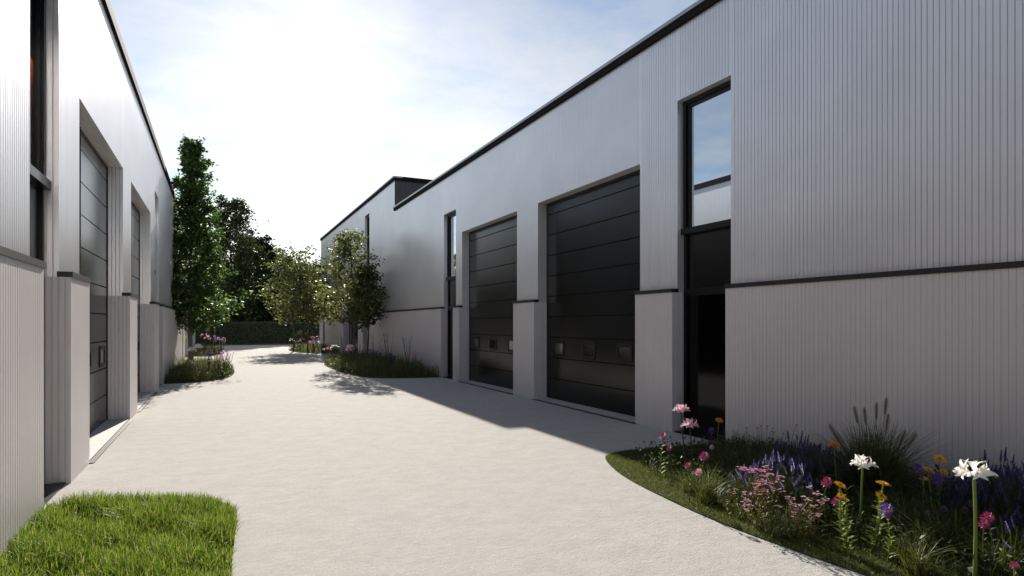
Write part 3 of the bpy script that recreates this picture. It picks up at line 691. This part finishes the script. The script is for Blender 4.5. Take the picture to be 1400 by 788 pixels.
# filling foliage and long grass of the near bed
E_ = BEDS['near_right']
pts = sample(E_, 36000, (4.4, 1.6, 6.8, 7.0)); d = edge_dist(pts, E_[:-2]); keep = (d > .35) & (rng.uniform(0,1,len(pts)) < np.clip((d-.3)/.7, 0, 1)); pts = pts[keep]; dd_ = d[keep]
nz = .5+.5*np.sin(pts[:,0]*4+2)*np.cos(pts[:,1]*3.1)
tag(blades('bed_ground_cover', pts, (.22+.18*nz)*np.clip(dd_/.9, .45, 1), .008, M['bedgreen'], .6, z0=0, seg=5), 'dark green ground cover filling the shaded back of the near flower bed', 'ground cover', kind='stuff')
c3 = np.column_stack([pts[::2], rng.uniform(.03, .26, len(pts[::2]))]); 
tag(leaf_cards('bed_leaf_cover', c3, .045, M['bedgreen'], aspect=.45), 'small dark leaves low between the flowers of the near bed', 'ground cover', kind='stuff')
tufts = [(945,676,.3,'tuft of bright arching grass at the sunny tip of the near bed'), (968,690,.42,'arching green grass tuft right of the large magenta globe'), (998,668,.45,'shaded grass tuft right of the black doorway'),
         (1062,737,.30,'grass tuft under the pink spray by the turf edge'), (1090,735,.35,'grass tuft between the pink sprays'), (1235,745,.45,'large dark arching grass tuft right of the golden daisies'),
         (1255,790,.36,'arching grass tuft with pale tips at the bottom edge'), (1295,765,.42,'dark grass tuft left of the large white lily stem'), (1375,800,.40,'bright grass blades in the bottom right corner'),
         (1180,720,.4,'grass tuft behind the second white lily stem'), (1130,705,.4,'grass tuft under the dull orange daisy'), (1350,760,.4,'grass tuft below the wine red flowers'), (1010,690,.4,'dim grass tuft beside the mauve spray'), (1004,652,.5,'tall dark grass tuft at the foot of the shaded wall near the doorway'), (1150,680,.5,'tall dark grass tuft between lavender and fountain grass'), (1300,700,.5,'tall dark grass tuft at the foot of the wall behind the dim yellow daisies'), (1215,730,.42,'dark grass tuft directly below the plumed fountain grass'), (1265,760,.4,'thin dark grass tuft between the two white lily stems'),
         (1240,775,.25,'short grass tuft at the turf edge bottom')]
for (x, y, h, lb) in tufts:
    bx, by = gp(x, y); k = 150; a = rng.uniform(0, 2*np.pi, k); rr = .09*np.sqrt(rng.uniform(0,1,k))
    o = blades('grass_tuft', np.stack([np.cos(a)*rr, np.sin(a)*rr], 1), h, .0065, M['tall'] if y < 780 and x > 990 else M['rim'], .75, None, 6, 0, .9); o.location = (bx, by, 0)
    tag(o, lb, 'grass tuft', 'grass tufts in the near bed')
# ------------------------------------------------------------------ far beds
def near_plants(key, where, n_t, h, plants, z=None):
    E = BEDS[key]; p = np.array(E); pts = sample(E, n_t); d = edge_dist(pts, E[:-2]); pts = pts[d > .1]; d = d[d > .1]
    nz = .5+.5*np.sin(pts[:,0]*3.3+1)*np.cos(pts[:,1]*2.7)
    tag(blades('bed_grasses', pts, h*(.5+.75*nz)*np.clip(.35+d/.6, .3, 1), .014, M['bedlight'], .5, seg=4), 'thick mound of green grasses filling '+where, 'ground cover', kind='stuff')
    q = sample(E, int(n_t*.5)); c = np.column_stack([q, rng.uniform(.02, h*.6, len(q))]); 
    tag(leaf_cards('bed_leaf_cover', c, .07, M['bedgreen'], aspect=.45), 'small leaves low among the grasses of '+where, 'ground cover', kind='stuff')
    q = sample(E, 26000 if key.startswith('mid') else 9000); dq = edge_dist(q, E[:-2]); q = q[dq < .55]
    tag(blades('turf_grass', q, .045, .012, M['rim'], .4), 'short grass edging of '+where, 'grass', kind='stuff')
    for (x, y, hh, kind, pm, r, label, grp) in plants:
        root = empty({'lily':'white_flower','pompon':'globe_flower','daisy':'daisy_flower','plume':'plume_grass','spray':'flower_cluster'}[kind], (x, y, 0), label, 'flower' if kind != 'plume' else 'ornamental grass', grp)
        st = MB(); 
        nh = {'lily':2,'pompon':4,'daisy':4,'plume':6,'spray':13}[kind]
        for i in range(nh):
            w = .12 if nh == 2 else .26; c = Vector((random.uniform(-w,w), random.uniform(-w,w), hh*random.uniform(.95, 1.22))); st.tube(arc((0,0,0), c, .04, 4), .006, 4)
            hd = MB()
            if kind == 'lily': lily_umbel(hd, c, r, 6)
            elif kind == 'pompon' or kind == 'spray': pompon(hd, c, r, 26)
            elif kind == 'daisy': daisy(hd, c, r, None, 9, 1)
            else: plume(hd, c, Vector((c.x*.6, c.y*.6, .6)), .24, .036, 140)
            hd.build('plume' if kind == 'plume' else 'flower_head', [M[pm], M['centre']], root)
        st.build('stems', M['stemdark'], root)
g1, g2 = 'flowers in the middle right bed', 'flowers in the far right bed'
W1 = 'the right bed before the warehouse corner window'
near_plants('mid_right', W1, 10000, .60, [
 (5.2,22.6,.72,'spray','purple',.05,'purple flower cluster topmost in the middle of the right bed',g1), (5.6,22.0,.62,'spray','purple',.05,'violet flower cluster at the front of the right bed',g1),
 (4.7,24.5,.8,'lily','pinkpale',.13,'pale pink lily at the left of the right bed',g1), (4.9,26.0,.85,'lily','white',.13,'white lily deep in the right bed by the first olive tree',g1), (4.45,27.0,.75,'daisy','white',.09,'white daisies at the left tip of the right bed',g1),
 (4.5,28.5,.7,'pompon','pink',.07,'rosy flowers at the left tip of the right bed',g1), (5.1,25.0,.8,'spray','pinkpale',.05,'mauve flower cluster in the right bed beside the olive trunk',g1), (6.2,21.0,.72,'lily','pinkpale',.10,'pale lily at the right end of the right bed',g1),
 (5.4,23.6,.95,'plume','plume',.03,'pale plumed grass in the middle of the right bed',g1), (5.9,23.5,1.02,'plume','plume',.03,'tall brown plumed grass right of the dark thin tree',g1), (6.35,22.2,.95,'plume','plume',.03,'plumed grass near the wall at the right end of the bed',g1), (5.0,27.6,1.1,'plume','plume',.03,'plumed grass behind the olive trunk in the right bed',g1)])
near_plants('far_right', 'the farthest bed on the right', 5000, .5, [
 (5.4,40.4,.85,'spray','magenta',.09,'wine red flower mass in the farthest right bed',g2), (5.7,40.2,.62,'spray','white',.10,'band of white flowers in the farthest right bed, below the wine red ones',g2), (5.3,40.0,.6,'spray','pinkpale',.09,'pale pink flowers in the farthest right bed, left of the white band',g2),
 (4.7,41.6,.7,'spray','mauve',.06,'pink flowers at the left of the farthest right bed',g2), (4.7,43.5,1.0,'plume','plume',.04,'plumed grass at the left of the farthest right bed',g2), (5.0,42.5,1.1,'plume','plume',.04,'taller plumed grass beside the olive trunks in the farthest right bed',g2), (4.4,43.0,.7,'daisy','white',.1,'white daisies at the left tip of the farthest right bed',g2)])
g3, g4 = 'flowers in the left bed', 'flowers in the far left bed'
near_plants('mid_left', 'the left bed under the columnar tree', 11000, .46, [
 (-.7,23.6,.85,'lily','white',.16,'white lily on top of the left bed in front of the trunk',g3), (-.35,23.4,.72,'spray','purple',.05,'violet flower cluster in the left bed',g3), (-.1,23.0,.55,'daisy','magenta',.07,'dark red daisies low in the left bed',g3),
 (.1,23.4,.6,'spray','pink',.045,'pink flower cluster at the right of the left bed',g3), (.25,24.2,.7,'spray','pinkpale',.05,'pale pink flower cluster at the right edge of the left bed',g3), (-.2,24.5,.8,'daisy','orange',.06,'orange daisies behind the red ones in the left bed',g3),
 (-1.15,23.6,.7,'daisy','orange',.05,'dull orange daisies by the left wall',g3), (.0,25.6,.9,'plume','plume',.03,'pale plumes at the back of the left bed',g3), (.15,22.9,.45,'daisy','yellow',.05,'yellow daisies low at the right of the left bed',g3)])
near_plants('far_left', 'the farther bed on the left', 3500, .55, [
 (-.3,40.2,.95,'spray','mauve',.065,'mauve flower mass behind the left bed',g4), (.0,40.8,.85,'spray','purple',.065,'violet flower mass at the right of the farther left bed',g4), (-.8,40.5,1.0,'spray','pinkpale',.06,'pale flower mass left in the farther left bed',g4),
 (.15,41.8,.8,'spray','mauve',.065,'lilac flower mass at the right tip of the farther left bed',g4), (-.4,42.0,1.2,'plume','plume',.05,'plumed grass in the farther left bed',g4)])

# ------------------------------------------------------------------ light
AZ, EL = R(8.1), R(26.0)
sd = Vector((math.sin(AZ)*math.cos(EL), math.cos(AZ)*math.cos(EL), math.sin(EL)))
sun = bpy.data.lights.new('sun', 'SUN'); sun.energy = 5.0; sun.angle = R(.55); sun.color = (1, .925, .83)
so = bpy.data.objects.new('sun', sun); COL.objects.link(so); so.rotation_euler = (-sd).to_track_quat('-Z', 'Y').to_euler(); so.location = (0, 0, 40)
w = bpy.data.worlds.new('World'); SC.world = w; w.use_nodes = True; nt = w.node_tree; bgn = nt.nodes['Background']
sky = N(nt, 'ShaderNodeTexSky', sky_type='NISHITA'); sky.sun_disc = False; sky.sun_elevation = EL; sky.sun_rotation = AZ
sky.air_density = 1.0; sky.dust_density = .22; sky.ozone_density = 1.0
tc = N(nt, 'ShaderNodeTexCoord')
sx = N(nt, 'ShaderNodeSeparateXYZ'); nt.links.new(tc.outputs['Generated'], sx.inputs[0])
mz = N(nt, 'ShaderNodeMath', operation='MAXIMUM'); mz.inputs[1].default_value = .06; nt.links.new(sx.outputs['Z'], mz.inputs[0])
dv = []
for ax in 'XY':
    d_ = N(nt, 'ShaderNodeMath', operation='DIVIDE'); nt.links.new(sx.outputs[ax], d_.inputs[0]); nt.links.new(mz.outputs[0], d_.inputs[1]); dv.append(d_)
cb = N(nt, 'ShaderNodeCombineXYZ'); nt.links.new(dv[0].outputs[0], cb.inputs[0]); nt.links.new(dv[1].outputs[0], cb.inputs[1])
cn = N(nt, 'ShaderNodeTexNoise'); cn.inputs['Scale'].default_value = 1.1; cn.inputs['Detail'].default_value = 9; cn.inputs['Roughness'].default_value = .62; cn.inputs['Distortion'].default_value = .3
nt.links.new(cb.outputs[0], cn.inputs['Vector'])
cr = N(nt, 'ShaderNodeValToRGB'); cr.color_ramp.elements[0].position = .33; cr.color_ramp.elements[1].position = .68
nt.links.new(cn.outputs['Fac'], cr.inputs[0])
mm = N(nt, 'ShaderNodeMath', operation='MULTIPLY'); mm.inputs[1].default_value = .8; nt.links.new(cr.outputs[0], mm.inputs[0])
gray = N(nt, 'ShaderNodeRGBToBW'); nt.links.new(sky.outputs[0], gray.inputs[0])
gm = N(nt, 'ShaderNodeMath', operation='MULTIPLY_ADD'); gm.inputs[1].default_value = 1.08; gm.inputs[2].default_value = 2.2; nt.links.new(gray.outputs[0], gm.inputs[0])
mxs = N(nt, 'ShaderNodeMix', data_type='RGBA'); nt.links.new(mm.outputs[0], mxs.inputs[0]); nt.links.new(sky.outputs[0], mxs.inputs[6]); nt.links.new(gm.outputs[0], mxs.inputs[7])
nt.links.new(mxs.outputs[2], bgn.inputs['Color']); bgn.inputs['Strength'].default_value = .070

vs = SC.view_settings; vs.view_transform = 'Standard'; vs.look = 'None'; vs.exposure = .8; vs.gamma = 1; vs.use_curve_mapping = False
SC.cycles.max_bounces = 6; SC.cycles.transparent_max_bounces = 8; SC.cycles.caustics_reflective = False; SC.cycles.caustics_refractive = False
SC.cycles.sample_clamp_indirect = 6
